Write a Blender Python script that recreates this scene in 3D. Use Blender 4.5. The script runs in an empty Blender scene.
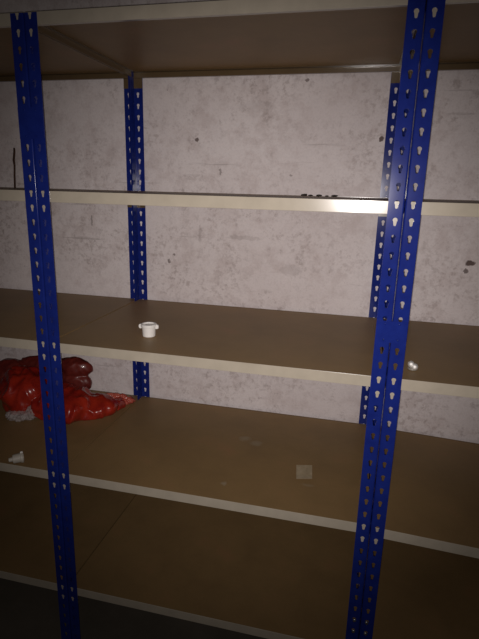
import bpy, bmesh, math, random
from mathutils import Vector, Matrix, noise
random.seed(4)
sc = bpy.context.scene
col = sc.collection
H = 1.576            # height of the second shelf's first slot row above the floor
PITCH = 0.038        # slot pitch of the uprights
W = 0.9273           # bay width
D = 0.604            # board depth
A, B = 0.0072, -0.0215   # beam face, above and below the slot row
WALL = 0.622
TOPN = -11.15
LEVELS = (-11, 0, 11, 22, 33)

# ------------------------------------------------------------------ materials
class NT:
    def __init__(s, name):
        s.m = bpy.data.materials.new(name); s.m.use_nodes = True
        s.t = s.m.node_tree; s.b = s.t.nodes['Principled BSDF']
        s.co = s.n('ShaderNodeTexCoord').outputs['Object']
    def n(s, k, **kw):
        x = s.t.nodes.new(k)
        for a, v in kw.items(): setattr(x, a, v)
        return x
    def link(s, a, b): s.t.links.new(a, b)
    def noise(s, scale, detail=4, rough=.6, vec=None):
        x = s.n('ShaderNodeTexNoise'); x.inputs['Scale'].default_value = scale
        x.inputs['Detail'].default_value = detail; x.inputs['Roughness'].default_value = rough
        s.link(vec or s.co, x.inputs['Vector']); return x.outputs['Fac']
    def ramp(s, fac, stops):
        x = s.n('ShaderNodeValToRGB'); e = x.color_ramp.elements
        while len(e) < len(stops): e.new(.5)
        for i, (p, c) in enumerate(stops):
            e[i].position = p; e[i].color = (*c, 1) if len(c) == 3 else c
        s.link(fac, x.inputs['Fac']); return x.outputs['Color']
    def mix(s, fac, a, b, mode='MIX'):
        x = s.n('ShaderNodeMix', data_type='RGBA', blend_type=mode)
        for sock, v in ((x.inputs['Factor'], fac), (x.inputs[6], a), (x.inputs[7], b)):
            if isinstance(v, (int, float)): sock.default_value = v
            elif isinstance(v, tuple): sock.default_value = (*v, 1)
            else: s.link(v, sock)
        return x.outputs[2]
    def math(s, op, a, b=0.0, c=0.0):
        x = s.n('ShaderNodeMath', operation=op)
        for i, v in enumerate((a, b, c)):
            if isinstance(v, (int, float)): x.inputs[i].default_value = v
            else: s.link(v, x.inputs[i])
        return x.outputs[0]
    def bump(s, h, strength=.3, dist=.002):
        x = s.n('ShaderNodeBump'); x.inputs['Strength'].default_value = strength
        x.inputs['Distance'].default_value = dist
        s.link(h, x.inputs['Height']); s.link(x.outputs[0], s.b.inputs['Normal'])
    def set(s, rough=.5, metal=0, spec=.5, coat=0):
        i = s.b.inputs
        i['Roughness'].default_value = rough; i['Metallic'].default_value = metal
        i['Specular IOR Level'].default_value = spec; i['Coat Weight'].default_value = coat
    def base(s, c):
        if isinstance(c, tuple): s.b.inputs['Base Color'].default_value = (*c, 1)
        else: s.link(c, s.b.inputs['Base Color'])
    def spot(s, x, z, rx, rz, vec):
        """elliptical mark at (x, z) of a wall or (x, y) of a board; 1 inside, 0 outside"""
        sp = s.n('ShaderNodeSeparateXYZ'); s.link(vec, sp.inputs[0])
        a = s.math('DIVIDE', s.math('SUBTRACT', sp.outputs[0], x), rx)
        b = s.math('DIVIDE', s.math('SUBTRACT', sp.outputs[2 if s.wall else 1], z), rz)
        r = s.math('ADD', s.math('MULTIPLY', a, a), s.math('MULTIPLY', b, b))
        return s.math('SUBTRACT', 1, s.math('MINIMUM', r, 1))

def m_blue():
    m = NT('blue_paint')
    f = m.noise(30, 3)
    m.base(m.ramp(f, [(.3, (.010, .020, .17)), (.7, (.013, .028, .22))]))
    m.set(.15, 0, .24); m.bump(m.noise(220, 2), .03, .0003); return m.m
def m_cream(name='cream_paint', c=(.50, .44, .35)):
    m = NT(name); f = m.noise(18, 5)
    m.base(m.ramp(f, [(.3, tuple(v * .88 for v in c)), (.65, c)]))
    m.set(.2, 0, .5); m.bump(m.noise(150, 2), .02, .0003); return m.m
def m_board(marks=False):
    m = NT('marked_hardboard' if marks else 'brown_hardboard'); m.wall = False
    f = m.noise(5, 6, .65); g = m.noise(160, 3, .7)
    c = m.ramp(f, [(.28, (.26, .165, .074)), (.55, (.315, .200, .088)), (.75, (.37, .200, .096))])
    c = m.mix(m.math('MULTIPLY', g, .30), c, (.085, .052, .026))
    # pale scuffs
    sc_ = m.noise(55, 6, .75)
    c = m.mix(m.ramp(sc_, [(.70, (0, 0, 0)), (.80, (.35, .35, .35))]), c, (.34, .26, .17))
    if marks:
        w = m.n('ShaderNodeVectorMath', operation='ADD')
        wn = m.n('ShaderNodeTexNoise'); wn.inputs['Scale'].default_value = 40; m.link(m.co, wn.inputs['Vector'])
        sb = m.n('ShaderNodeVectorMath', operation='MULTIPLY_ADD')
        m.link(wn.outputs['Color'], sb.inputs[0]); sb.inputs[1].default_value = (.022, .022, 0); sb.inputs[2].default_value = (-.011, -.011, 0)
        m.link(m.co, w.inputs[0]); m.link(sb.outputs[0], w.inputs[1])
        for x, y, rx, ry, k in ((.500, .372, .026, .022, .55), (.545, .350, .026, .022, .5), (.502, .086, .011, .012, .7), (.748, .145, .018, .010, .35)):
            c = m.mix(m.math('MULTIPLY', m.spot(x, y, rx, ry, w.outputs[0]), k), c, (.36, .30, .21))
    m.base(c); m.set(.45, 0, .18); m.bump(g, .12, .001); return m.m
def m_wall():
    m = NT('whitewashed_plaster'); m.wall = True
    co = m.co
    big = m.noise(2.2, 6, .6); mid = m.noise(14, 8, .7); fine = m.noise(70, 6, .75)
    c = m.ramp(big, [(.3, (.82, .74, .735)), (.7, (.93, .855, .85))])
    c = m.mix(m.ramp(mid, [(.36, (.55, .55, .55)), (.52, (0, 0, 0))]), c, (.66, .565, .55))
    st = m.noise(26, 7, .8)
    patch = m.noise(4.2, 3, .5)
    mask = m.math('MULTIPLY', m.ramp(st, [(.53, (0, 0, 0)), (.64, (1, 1, 1))]), m.ramp(patch, [(.40, (.08, .08, .08)), (.60, (.85, .85, .85))]))
    c = m.mix(m.math('MULTIPLY', mask, .62), c, (.38, .31, .29))
    c = m.mix(m.ramp(fine, [(.66, (0, 0, 0)), (.74, (.8, .8, .8))]), c, (.26, .20, .19))
    sp = m.noise(48, 5, .7); pm = m.noise(3.1, 5, .6)
    c = m.mix(m.math('MULTIPLY', m.ramp(sp, [(.50, (0, 0, 0)), (.62, (1, 1, 1))]), m.ramp(pm, [(.47, (.04, .04, .04)), (.64, (.65, .65, .65))])), c, (.44, .36, .34))
    wv = m.noise(130, 3, .8)
    c = m.mix(m.ramp(wv, [(.45, (0, 0, 0)), (.7, (.16, .16, .16))]), c, (.40, .33, .31))
    # horizontal trowel lines
    mp = m.n('ShaderNodeMapping'); mp.inputs['Scale'].default_value = (1.6, 1, 26); m.link(co, mp.inputs[0])
    ln = m.noise(1.4, 5, .6, mp.outputs[0])
    c = m.mix(m.ramp(ln, [(.66, (0, 0, 0)), (.72, (.4, .4, .4))]), c, (.30, .25, .235))
    warp = m.n('ShaderNodeVectorMath', operation='ADD')
    wn = m.n('ShaderNodeTexNoise'); wn.inputs['Scale'].default_value = 75; m.link(co, wn.inputs['Vector'])
    sb = m.n('ShaderNodeVectorMath', operation='MULTIPLY_ADD')
    m.link(wn.outputs['Color'], sb.inputs[0]); sb.inputs[1].default_value = (.020, 0, .020); sb.inputs[2].default_value = (-.010, 0, -.010)
    m.link(co, warp.inputs[0]); m.link(sb.outputs[0], warp.inputs[1])
    for x, z, rx, rz, k in ((1.206, -.199, .020, .014, .95), (1.196, -.226, .010, .010, .8), (.238, .191, .009, .010, .85),
                            (.880, .196, .010, .013, .9), (.622, .381, .010, .010, .7), (.126, -.252, .007, .016, .7),
                            (.145, -.226, .006, .008, .7), (.325, .082, .008, .018, .5), (1.094, -.540, .008, .008, .7),
                            (.45, .30, .10, .03, .10), (.585, .075, .007, .007, .5), (-.20, -.11, .008, .03, .5), (-.42, -.14, .010, .010, .5),
                            (.42, -.15, .10, .012, .18), (.25, -.145, .012, .05, .25), (.60, -.26, .06, .03, .16)):
        c = m.mix(m.math('MULTIPLY', m.ramp(m.spot(x, z + H, rx * .75, rz * .75, warp.outputs[0]), [(.0, (0, 0, 0)), (.5, (1, 1, 1))]), k), c, (.13, .09, .08))
    m.base(c); m.set(.9, 0, .15)
    m.bump(m.math('ADD', m.math('MULTIPLY', mid, .7), m.math('MULTIPLY', fine, .3)), .55, .006); return m.m
def m_plain(name, c, rough=.5, metal=0, var=.15, scale=20, coat=0):
    m = NT(name); f = m.noise(scale, 4)
    m.base(m.ramp(f, [(.3, tuple(v * (1 - var) for v in c)), (.7, c)])); m.set(rough, metal, .5, coat)
    m.bump(m.noise(scale * 4, 3), .1, .001); return m.m
def m_bag(name, c1, c2, rough):
    m = NT(name); f = m.noise(16, 6, .7)
    m.base(m.ramp(f, [(.32, c1), (.62, c2)])); m.set(rough, 0, .5, .25)
    r = m.n('ShaderNodeTexNoise', noise_type='RIDGED_MULTIFRACTAL'); r.inputs['Scale'].default_value = 12
    r.inputs['Detail'].default_value = 3; m.link(m.co, r.inputs['Vector'])
    m.bump(r.outputs['Fac'], .35, .006); return m.m
def m_film():
    m = NT('clear_crinkled_film'); m.base((.75, .68, .66)); m.set(.22, 0, .6)
    m.b.inputs['Alpha'].default_value = .42
    m.bump(m.noise(60, 5, .7), .9, .006); return m.m
def m_floor():
    m = NT('grey_concrete'); f = m.noise(3, 8, .7); g = m.noise(60, 5, .7)
    c = m.ramp(f, [(.3, (.10, .085, .065)), (.7, (.16, .135, .105))])
    c = m.mix(m.math('MULTIPLY', g, .3), c, (.10, .09, .08))
    m.base(c); m.set(.85, 0, .2); m.bump(g, .3, .003); return m.m

BLUE, CREAM = m_blue(), m_cream()
BOARD, BOARDM = m_board(), m_board(True)
ZINC = m_plain('zinc_plated_steel', (.55, .55, .54), .35, .9)

# ------------------------------------------------------------------ helpers
def link(name, bm, mat, parent=None, smooth=False, mats=None):
    me = bpy.data.meshes.new(name); bm.normal_update(); bm.to_mesh(me); bm.free()
    for mm in (mats or [mat]): me.materials.append(mm)
    if smooth:
        for p in me.polygons: p.use_smooth = True
    o = bpy.data.objects.new(name, me); col.objects.link(o); o.parent = parent
    return o
def use(name, me, parent, loc=(0, 0, 0), rot=(0, 0, 0)):
    o = bpy.data.objects.new(name, me); col.objects.link(o); o.parent = parent
    o.location = loc; o.rotation_euler = rot; return o
def tag(o, label=None, cat=None, group=None, kind=None):
    if label: o['label'] = label
    if cat: o['category'] = cat
    if group: o['group'] = group
    if kind: o['kind'] = kind
    return o
def empty(name, loc):
    o = bpy.data.objects.new(name, None); o.empty_display_size = .05; o.location = loc; col.objects.link(o); return o
def box(bm, x0, x1, y0, y1, z0, z1, bev=0):
    vs = [bm.verts.new((x, y, z)) for x in (x0, x1) for y in (y0, y1) for z in (z0, z1)]
    fs = [bm.faces.new([vs[i] for i in f]) for f in ((0, 1, 3, 2), (4, 6, 7, 5), (0, 4, 5, 1), (2, 3, 7, 6), (0, 2, 6, 4), (1, 5, 7, 3))]
    if bev:
        es = {e for f in fs for e in f.edges}
        bmesh.ops.bevel(bm, geom=list(es), offset=bev, segments=2, affect='EDGES')
def lathe(bm, prof, seg=28, mat=Matrix()):
    rings = []
    for r, z in prof:
        if r < 1e-6: rings.append([bm.verts.new(mat @ Vector((0, 0, z)))])
        else: rings.append([bm.verts.new(mat @ Vector((r * math.cos(2 * math.pi * i / seg), r * math.sin(2 * math.pi * i / seg), z))) for i in range(seg)])
    for a, b in zip(rings, rings[1:]):
        for i in range(seg):
            j = (i + 1) % seg
            if len(a) == 1 and len(b) == 1: continue
            if len(a) == 1: bm.faces.new([a[0], b[j], b[i]])
            elif len(b) == 1: bm.faces.new([a[i], a[j], b[0]])
            else: bm.faces.new([a[i], a[j], b[j], b[i]])

# ------------------------------------------------------------------ upright posts with real keyhole slots
FW, TH, CR = .0352, .0019, .0036      # flange width, sheet thickness, corner radius
SLOT_C = .0165                        # slot centre from the corner
NSEG = 24
def keyhole(th):
    """radius of the keyhole outline in direction th, from the point just below the round head"""
    dx, dz = math.cos(th), math.sin(th); best = 0
    for i in range(1, 140):
        t = i * .0001; x, z = dx * t, dz * t + .001
        head = x * x + (z - .0038) ** 2 < .0053 ** 2
        k = (z + .0095) / .0125
        tail = -.0095 < z < .004 and abs(x) < .0027 + .0014 * max(0, min(1, k)) and (z > -.0075 or x * x + (z + .0072) ** 2 < .0028 ** 2)
        if head or tail: best = t
    return best
KH = [keyhole(2 * math.pi * i / NSEG) for i in range(NSEG)]
def outer(th, s0, s1, z0, z1):
    dx, dz = math.cos(th), math.sin(th); t = 9
    if dx > 1e-9: t = min(t, s1 / dx)
    if dx < -1e-9: t = min(t, s0 / dx)
    if dz > 1e-9: t = min(t, z1 / dz)
    if dz < -1e-9: t = min(t, z0 / dz)
    return dx * t, dz * t
def flange(bm, mp, n0, n1):
    s0, s1 = CR - SLOT_C, FW - SLOT_C
    z0, z1 = -PITCH / 2, PITCH / 2
    corners = [math.atan2(z, s) % (2 * math.pi) for z, s in ((z0, s0), (z0, s1), (z1, s0), (z1, s1))]
    angs = [2 * math.pi * i / NSEG for i in range(NSEG)]
    # snap the nearest sample to each rectangle corner
    oa = list(angs)
    for c in corners:
        i = min(range(NSEG), key=lambda k: abs((oa[k] - c + math.pi) % (2 * math.pi) - math.pi)); oa[i] = c
    for n in range(n0, n1 + 1):
        zc = -n * PITCH
        loops = []
        for t in (0, TH):
            inn = [bm.verts.new(mp(SLOT_C + math.cos(a) * KH[i], zc + .001 + math.sin(a) * KH[i], t)) for i, a in enumerate(angs)]
            out = []
            for a in oa:
                x, z = outer(a, s0, s1, z0, z1); out.append(bm.verts.new(mp(SLOT_C + x, zc + z, t)))
            loops.append((inn, out))
        (i0, o0), (i1, o1) = loops
        for k in range(NSEG):
            j = (k + 1) % NSEG
            bm.faces.new([i0[k], o0[k], o0[j], i0[j]]); bm.faces.new([i1[k], i1[j], o1[j], o1[k]])
            bm.faces.new([i0[k], i0[j], i1[j], i1[k]])
            if abs(o0[k].co.z - o0[j].co.z) > 1e-6 or True:
                # free long edge only
                xs = (SLOT_C + outer(oa[k], s0, s1, z0, z1)[0], SLOT_C + outer(oa[j], s0, s1, z0, z1)[0])
                if abs(xs[0] - FW) < 1e-6 and abs(xs[1] - FW) < 1e-6:
                    bm.faces.new([o0[k], o1[k], o1[j], o0[j]])
def post_mesh(sx, sy):
    bm = bmesh.new(); nb = 41
    flange(bm, lambda s, z, t: (sx * s, sy * t, z), -11, nb)
    flange(bm, lambda s, z, t: (sx * t, sy * s, z), -11, nb)
    zt, zb = 11.5 * PITCH, -(nb + .5) * PITCH
    for a in range(6):        # rounded outer corner, plain inner corner
        p = []
        for k in (a, a + 1):
            an = math.pi + k * math.pi / 12
            p.append((CR + CR * math.cos(an), CR + CR * math.sin(an)))
        vs = [bm.verts.new((sx * x, sy * y, z)) for (x, y) in p for z in (zb, zt)]
        f = bm.faces.new([vs[0], vs[1], vs[3], vs[2]]); f.smooth = True
    for (x0, y0, x1, y1) in ((CR, TH, TH, TH), (TH, TH, TH, CR)):
        vs = [bm.verts.new((sx * x, sy * y, z)) for (x, y) in ((x0, y0), (x1, y1)) for z in (zb, zt)]
        bm.faces.new([vs[0], vs[1], vs[3], vs[2]])
    bmesh.ops.remove_doubles(bm, verts=bm.verts, dist=1e-5)
    bmesh.ops.recalc_face_normals(bm, faces=bm.faces)
    bmesh.ops.bisect_plane(bm, geom=list(bm.verts) + list(bm.edges) + list(bm.faces), plane_co=(0, 0, -TOPN * PITCH), plane_no=(0, 0, 1), clear_outer=True)
    me = bpy.data.meshes.new('upright_post'); bm.to_mesh(me); bm.free(); me.materials.append(BLUE); return me
POST = {(sx, sy): post_mesh(sx, sy) for sx in (1, -1) for sy in (1, -1)}

# ------------------------------------------------------------------ beams and boards
G = .0010            # half gap between neighbouring racks
BY = .0022           # beam face behind the flange
def beam_profile(bm, L0, L1, mp, low=B):
    pr = [(0, low), (0, A), (.002, A), (.002, A - .009), (.020, A - .009), (.020, A - .0105), (.0016, A - .0105), (.0016, low + .0016), (.011, low + .0016), (.011, low)]
    ra = [bm.verts.new(mp(L0, y, z)) for y, z in pr]; rb = [bm.verts.new(mp(L1, y, z)) for y, z in pr]
    n = len(pr)
    for i in range(n):
        j = (i + 1) % n; bm.faces.new([ra[i], ra[j], rb[j], rb[i]])
    bm.faces.new(ra[::-1]); bm.faces.new(rb)
def lip(m, w=.0007):
    b = m.modifiers.new('edge', 'BEVEL'); b.width = w; b.segments = 2; b.limit_method = 'ANGLE'
def front_beam_mesh():
    bm = bmesh.new()
    beam_profile(bm, G + TH + .001, W - G - TH - .001, lambda l, y, z: (l, BY + y, z))
    for s in (0, 1):
        xa, xb = G + TH + .0006, G + FW - .0005
        if s: xa, xb = W - xb, W - xa
        box(bm, xa, xb, BY + .0002, BY + .0017, -.0545, B + .0001)
    bmesh.ops.recalc_face_normals(bm, faces=bm.faces)
    me = bpy.data.meshes.new('front_beam'); bm.to_mesh(me); bm.free(); me.materials.append(CREAM); return me
def side_beam_mesh():
    bm = bmesh.new()
    box(bm, 0, .0016, BY + .022, D - .018, B + .001, A - .0095); box(bm, .0016, .013, BY + .022, D - .018, A - .0108, A - .0094)
    bmesh.ops.recalc_face_normals(bm, faces=bm.faces)
    me = bpy.data.meshes.new('side_beam'); bm.to_mesh(me); bm.free(); me.materials.append(CREAM); return me
FB, SB = front_beam_mesh(), side_beam_mesh()
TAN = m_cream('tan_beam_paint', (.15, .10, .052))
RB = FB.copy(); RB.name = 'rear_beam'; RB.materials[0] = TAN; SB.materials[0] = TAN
YB = D + .006         # outer face of the rear posts
def board_mesh(mat):
    bm = bmesh.new(); e = BY + .0024
    x0, x1, y0, y1 = G + .0012, W - G - .0012, e, YB - e
    box(bm, x0, x1, y0, y1, A - .0088, A - .0008, .0008)
    me = bpy.data.meshes.new('shelf_board'); bm.to_mesh(me); bm.free(); me.materials.append(mat); return me
BM, BMM = board_mesh(BOARD), board_mesh(BOARDM)

def rack(x0, label, marked=None, tilt=None):
    r = empty('shelving_rack', (x0, 0, 0)); tag(r, label, 'shelving rack', 'blue and cream boltless racks along the wall')
    for sx, px in ((1, G), (-1, W - G)):
        for sy, py in ((1, 0), (-1, YB)):
            use('upright_post', POST[(sx, sy)], r, (px, py, H))
    for lv in LEVELS:
        z = H - lv * PITCH; rot = (0, 0, 0)
        if tilt and tilt[0] == lv: z -= tilt[1]; rot = (0, tilt[2], 0)
        s = use('shelf', BMM if marked == lv else BM, r, (0, 0, z), rot)
        use('front_beam', FB, s)
        lip(s.children[0])
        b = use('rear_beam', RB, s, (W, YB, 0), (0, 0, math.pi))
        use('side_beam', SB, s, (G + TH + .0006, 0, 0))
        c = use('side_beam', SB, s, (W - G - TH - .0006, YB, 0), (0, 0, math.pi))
    return r
def plate(parent, x, n0, n1, y=-.0022, w=.0715):
    bm = bmesh.new(); z1, z0 = H - n0 * PITCH, H - n1 * PITCH
    box(bm, x - w / 2, x + w / 2, y, -.0002, z0, z1, .0006)
    o = link('splice_plate', bm, BLUE, parent)
    for sx in (-1, 1):
        for zz in (z0 + .007, z1 - .007):
            bm = bmesh.new()
            lathe(bm, [(.0028, 0), (.0026, .0008), (.0014, .0014), (0, .0016)], 12, Matrix.Translation((x + sx * .0165, y, zz)) @ Matrix.Rotation(math.pi / 2, 4, 'X'))
            link('rivet', bm, BLUE, o, True)
    return o
mid = rack(0, 'middle shelving rack between the two blue post pairs, white fitting on third shelf', marked=22)
left = rack(-W, 'left shelving rack with brown boards, red plastic bag on its fourth shelf down')
right = rack(W, 'right shelving rack with brown boards, shiny foil ball on its third shelf', tilt=(22, .004, .042))
plate(mid, 0, -5.55, -3.55)
plate(mid, W, 7.05, 8.45)
for x in (0, W):
    for n in (30, 31):
        for s in (-1, 1):
            if x == 0: continue
            bm = bmesh.new()
            lathe(bm, [(.0050, 0), (.0050, .0014), (.0034, .0028), (0, .0032)], 16, Matrix.Translation((x + s * .0165, 0, H - n * PITCH)) @ Matrix.Rotation(math.pi / 2, 4, 'X'))
            link('joining_bolt', bm, ZINC, mid, True)

# ------------------------------------------------------------------ the room
def slab(name, x0, x1, y0, y1, z0, z1, mat):
    bm = bmesh.new(); box(bm, x0, x1, y0, y1, z0, z1); return tag(link(name, bm, mat), kind='structure')
slab('wall_back', -3, 4, WALL, WALL + .15, 0, 2.8, m_wall())
slab('floor', -3, 4, -3, WALL + .15, -.1, H - 41.5 * PITCH - .0005, m_floor())

# ------------------------------------------------------------------ small things
WHITE = m_plain('white_plastic', (.9, .87, .83), .45, 0, .04, 30)
S3, S4, S2 = H - 11 * PITCH + A - .0008, H - 22 * PITCH + A - .0008, H + A - .0008
def cap_bm(M, nozzle=False, ears=True):
    bm = bmesh.new()
    lathe(bm, [(0, 0), (.0155, 0), (.0168, .0012), (.0180, .027), (.0205, .0275), (.0210, .029), (.0210, .0345), (.0200, .036), (.0165, .036), (.0158, .0345), (.0140, .0325), (0, .032)], 32, M)
    if ears:
        for s in (-1, 1):
            n0 = len(bm.verts); box(bm, .017, .0265, -.0050, .0050, .0225, .0345, .002)
            bm.verts.ensure_lookup_table()
            for v in bm.verts[n0:]: v.co = M @ Vector((v.co.x * s, v.co.y * s, v.co.z))
    if nozzle:
        lathe(bm, [(.0165, .001), (.0085, 0), (.0080, -.013), (.0072, -.014), (.004, -.014), (0, -.012)], 24, M)
    bmesh.ops.recalc_face_normals(bm, faces=bm.faces)
    return bm
o = link('plastic_fitting', cap_bm(Matrix.Rotation(math.radians(8), 4, 'Z')), WHITE, None)
o.location = (.2425, .150, S3 + .0003); o.scale = (1.13, 1.13, 1.06)
tag(o, 'white plastic fitting with two small side lugs, standing upright on the third shelf down', 'fitting')
o = link('plastic_plug', cap_bm(Matrix.Rotation(math.radians(86), 4, 'Y'), True, False), m_plain('greyed_white_plastic', (.5, .46, .39), .45, 0, .08, 40), None)
o.rotation_euler = (0, 0, math.radians(36)); o.location = (-.163, .008, S4 + .0172); o.scale = (.85, .85, .81)
bmt = bmesh.new(); box(bmt, .026, .035, -.004, .004, .012, .027, .0015)
ear = link('lug', bmt, WHITE, o)
tag(o, 'white plastic plug lying on its side at the front edge of the fourth shelf down', 'plug')

# shiny foil piece on the third shelf of the right rack
def foil():
    t = empty('foil_ball', (.995, .084, S3)); tag(t, 'small shiny foil ball glinting on the third shelf down, right of the right post pair', 'foil ball')
    bm = bmesh.new()
    lathe(bm, [(0, 0), (.0105, 0), (.0122, .002), (.0122, .0035), (.0108, .0045), (.006, .005), (0, .005)], 28)
    link('base', bm, m_plain('dull_clear_plastic', (.30, .27, .23), .3), t, True)
    bm = bmesh.new()
    for cx, cz, r in ((-.0044, .0135, .0085), (.0046, .0085, .0085)):
        bmesh.ops.create_icosphere(bm, subdivisions=3, radius=r, matrix=Matrix.Translation((cx, -cx * .3, cz)))
    for v in bm.verts: v.co += v.co.normalized() * .0009 * noise.noise(v.co * 330)
    link('crumpled_foil', bm, m_plain('bright_foil', (.99, .97, .94), .68, 1, .02), t, True)
foil()

# paper label on the fourth shelf
def label_():
    bm = bmesh.new(); n = 8
    P = [Vector((.699, .246)), Vector((.748, .258)), Vector((.756, .176)), Vector((.709, .163))]
    g = []
    for i in range(n + 1):
        row = []
        for j in range(n + 1):
            u, v = i / n, j / n
            p = (P[0] * (1 - u) + P[1] * u) * (1 - v) + (P[3] * (1 - u) + P[2] * u) * v
            z = .0006 + .0022 * max(0, v - .7) / .3 + .0008 * noise.noise(Vector((u * 3, v * 3, 1)))
            row.append(bm.verts.new((p.x, p.y, z)))
        g.append(row)
    for i in range(n):
        for j in range(n): bm.faces.new([g[i][j], g[i][j + 1], g[i + 1][j + 1], g[i + 1][j]])
    bmesh.ops.recalc_face_normals(bm, faces=bm.faces)
    bmesh.ops.solidify(bm, geom=bm.faces[:], thickness=.0003)
    bmesh.ops.recalc_face_normals(bm, faces=bm.faces)
    m = NT('yellowed_paper'); f = m.noise(40, 4)
    m.base(m.ramp(f, [(.3, (.36, .28, .17)), (.7, (.52, .42, .28))])); m.set(.5)
    o = link('sticker', bm, m.m); o.location = (0, 0, S4 + .0006)
    tag(o, 'small square pale paper sticker on the fourth shelf down of the middle rack', 'sticker')
label_()

# dark crumbs on the rear edge of the second shelf
DARK = m_plain('dark_grit', (.045, .035, .03), .9)
for i, (x, s) in enumerate(((.640, .009), (.661, .006), (.690, .008), (.716, .005), (.742, .008))):
    bm = bmesh.new(); bmesh.ops.create_icosphere(bm, subdivisions=2, radius=1)
    for v in bm.verts:
        k = 1 + .35 * noise.noise(v.co * 1.7 + Vector((i * 7, 0, 0)))
        v.co = Vector((v.co.x * s * 1.3 * k, v.co.y * s * k, max(-.32, v.co.z * .5 * k) * s))
    o = link('plaster_crumb', bm, DARK, None, True); o.location = (x, .575, S2 + .32 * s + .0001)
    tag(o, 'tiny dark crumb of debris near the rear edge of the second shelf down', 'crumb', 'dark crumbs on the second shelf')

# rusty strip leaning on the wall behind the second shelf
bm = bmesh.new()
path = [(-.505, .583, 0), (-.506, .588, .045), (-.507, .595, .085), (-.514, .602, .105), (-.512, .607, .135), (-.514, .611, .152)]
rings = []
for k, p in enumerate(path):
    w_ = (.0045, .0042, .0040, .0055, .0050, .0035)[k]
    rings.append([bm.verts.new((p[0] + w_ * math.cos(a), p[1] + .003 * math.sin(a), p[2])) for a in [i * math.pi / 4 for i in range(8)]])
for a, b in zip(rings, rings[1:]):
    for i in range(8): bm.faces.new([a[i], a[(i + 1) % 8], b[(i + 1) % 8], b[i]])
bm.faces.new(rings[0][::-1]); bm.faces.new(rings[-1])
o = link('rusty_rod', bm, m_plain('rust', (.085, .035, .018), .85, 0, .4, 60), None, True); o.location = (0, 0, S2 + .0002)
tag(o, 'thin rusty brown rod leaning on the wall, left of the left post pair', 'rod')

# ------------------------------------------------------------------ red plastic bags
def blob(name, lobes, voxel, amp, scale, seed, mat, z0, parent=None, sharp=.5):
    bm = bmesh.new()
    for (x, y, z, rx, ry, rz, rot) in lobes:
        M = Matrix.Translation((x, y, z)) @ Matrix.Rotation(math.radians(rot), 4, 'Z') @ Matrix.Diagonal((rx, ry, rz, 1))
        bmesh.ops.create_icosphere(bm, subdivisions=4, radius=1, matrix=M)
    me = bpy.data.meshes.new('tmp'); bm.to_mesh(me); bm.free()
    t = bpy.data.objects.new('tmp', me); col.objects.link(t)
    md = t.modifiers.new('r', 'REMESH'); md.mode = 'VOXEL'; md.voxel_size = voxel
    dg = bpy.context.evaluated_depsgraph_get(); dg.update()
    ev = t.evaluated_get(dg); bm = bmesh.new(); bm.from_mesh(ev.to_mesh()); ev.to_mesh_clear()
    bpy.data.objects.remove(t); bpy.data.meshes.remove(me)
    bmesh.ops.smooth_vert(bm, verts=bm.verts, factor=.5, use_axis_x=True, use_axis_y=True, use_axis_z=True)
    bm.normal_update()
    off = Vector((seed * 3.1, seed * 1.7, 0))
    for v, nn in [(v, v.normal.copy()) for v in bm.verts]:
        p = v.co * scale + off
        w_ = Vector((noise.noise(p * .7), noise.noise(p * .7 + Vector((5, 0, 0))), noise.noise(p * .7 + Vector((0, 9, 0)))))
        r = 1 - abs(noise.noise(p + w_ * .8)) * 2.4
        r2 = 1 - abs(noise.noise(p * 2.3 + w_)) * 2.4
        v.co += nn * amp * (sharp * r + .4 * r2 - .3)
        if v.co.z < .0005: v.co.z = .0005 - (.0005 - v.co.z) * .01
    lo = min(v.co.z for v in bm.verts)
    for v in bm.verts: v.co.z -= lo
    o = link(name, bm, mat, parent, True)
    if parent is None: o.location = (0, 0, z0 + .0003)
    return o
RED = m_bag('red_plastic_film', (.20, .008, .008), (.42, .028, .012), .24)
MAROON = m_bag('maroon_plastic_film', (.10, .011, .009), (.20, .028, .020), .4)
bag = empty('plastic_bag', (0, 0, S4 + .0004))
tag(bag, 'crumpled glossy red plastic bag lying on the fourth shelf down behind the left post pair', 'plastic bag')
blob('bag_body', [(-.235, .385, .035, .150, .105, .062, -12), (-.12, .41, .022, .095, .080, .045, 20), (-.37, .37, .065, .085, .090, .085, 0),
                  (-.41, .40, .09, .085, .080, .060, 0), (-.07, .475, .012, .050, .040, .024, 40)], .0045, .015, 10, 3, RED, S4, bag, .9)
FILM = m_film()
blob('clear_film', [(-.345, .292, .012, .055, .032, .020, 15), (-.30, .300, .025, .020, .020, .026, 0)], .0035, .012, 45, 8, FILM, S4, bag)
o = blob('film_neck', [(-.085, .50, .020, .070, .018, .026, 24), (-.03, .525, .012, .035, .020, .014, 20)], .0035, .010, 50, 11, m_bag('pale_red_film', (.42, .06, .04), (.62, .17, .12), .2), S4, bag)
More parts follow.
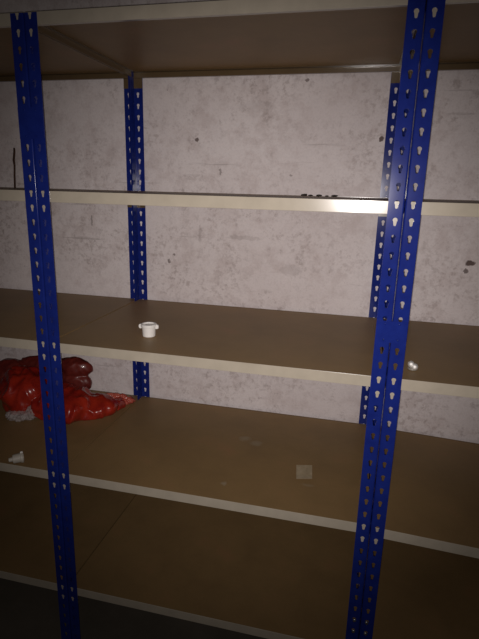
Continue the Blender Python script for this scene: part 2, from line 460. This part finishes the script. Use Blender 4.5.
roll = blob('rolled_bag', [(-.30, .555, .055, .10, .040, .058, 0), (-.28, .556, .118, .085, .040, .042, 4), (-.42, .555, .075, .14, .040, .078, 0), (-.56, .53, .06, .10, .06, .07, 0)], .0045, .008, 14, 5, MAROON, S4)
tag(roll, 'dark red rolled bag behind the red bag, against the wall on the fourth shelf down', 'rolled bag')

# ------------------------------------------------------------------ camera and flash
cam = bpy.data.cameras.new('camera'); co = bpy.data.objects.new('camera', cam); col.objects.link(co); sc.camera = co
f, yaw, pit, roll_ = 497.70, -.229432, -.257401, .025598
fw = Vector((math.sin(yaw) * math.cos(pit), math.cos(yaw) * math.cos(pit), math.sin(pit)))
rt = Vector((math.cos(yaw), -math.sin(yaw), 0)); up = rt.cross(fw)
r2 = rt * math.cos(roll_) + up * math.sin(roll_); u2 = -rt * math.sin(roll_) + up * math.cos(roll_)
CP = Vector((.834297, -1.189369, .02593 + H))
co.matrix_world = Matrix(((r2.x, u2.x, -fw.x, CP.x), (r2.y, u2.y, -fw.y, CP.y), (r2.z, u2.z, -fw.z, CP.z), (0, 0, 0, 1)))
cam.sensor_fit = 'VERTICAL'; cam.sensor_height = 36; cam.lens = 36 * f / 639; cam.clip_start = .01

def ray(x, y): return (fw + r2 * (x - 239.5) / f - u2 * (y - 319.5) / f).normalized()
def spot(name, loc, aim, size, blend, energy, rad, color):
    l = bpy.data.lights.new(name, 'SPOT'); l.energy = energy; l.spot_size = math.radians(size); l.spot_blend = blend
    l.shadow_soft_size = rad; l.color = color
    o = bpy.data.objects.new(name, l); col.objects.link(o); o.location = loc
    o.rotation_euler = aim.to_track_quat('-Z', 'Y').to_euler(); return o
spot('phone_flash_core', CP - r2 * .005 - u2 * .006, ray(252, 300), 72, 1.0, 46, .004, (1, .93, .90))
spot('phone_flash_spill', CP - r2 * .005 - u2 * .006, ray(225, 350), 130, 1.0, 13, .004, (1, .93, .90))
w = bpy.data.worlds.new('world'); sc.world = w; w.use_nodes = True
w.node_tree.nodes['Background'].inputs[0].default_value = (1, .85, .7, 1); w.node_tree.nodes['Background'].inputs[1].default_value = .011
vs = sc.view_settings; vs.view_transform = 'Standard'; vs.look = 'None'; vs.gamma = 1; vs.exposure = 0; vs.use_curve_mapping = False
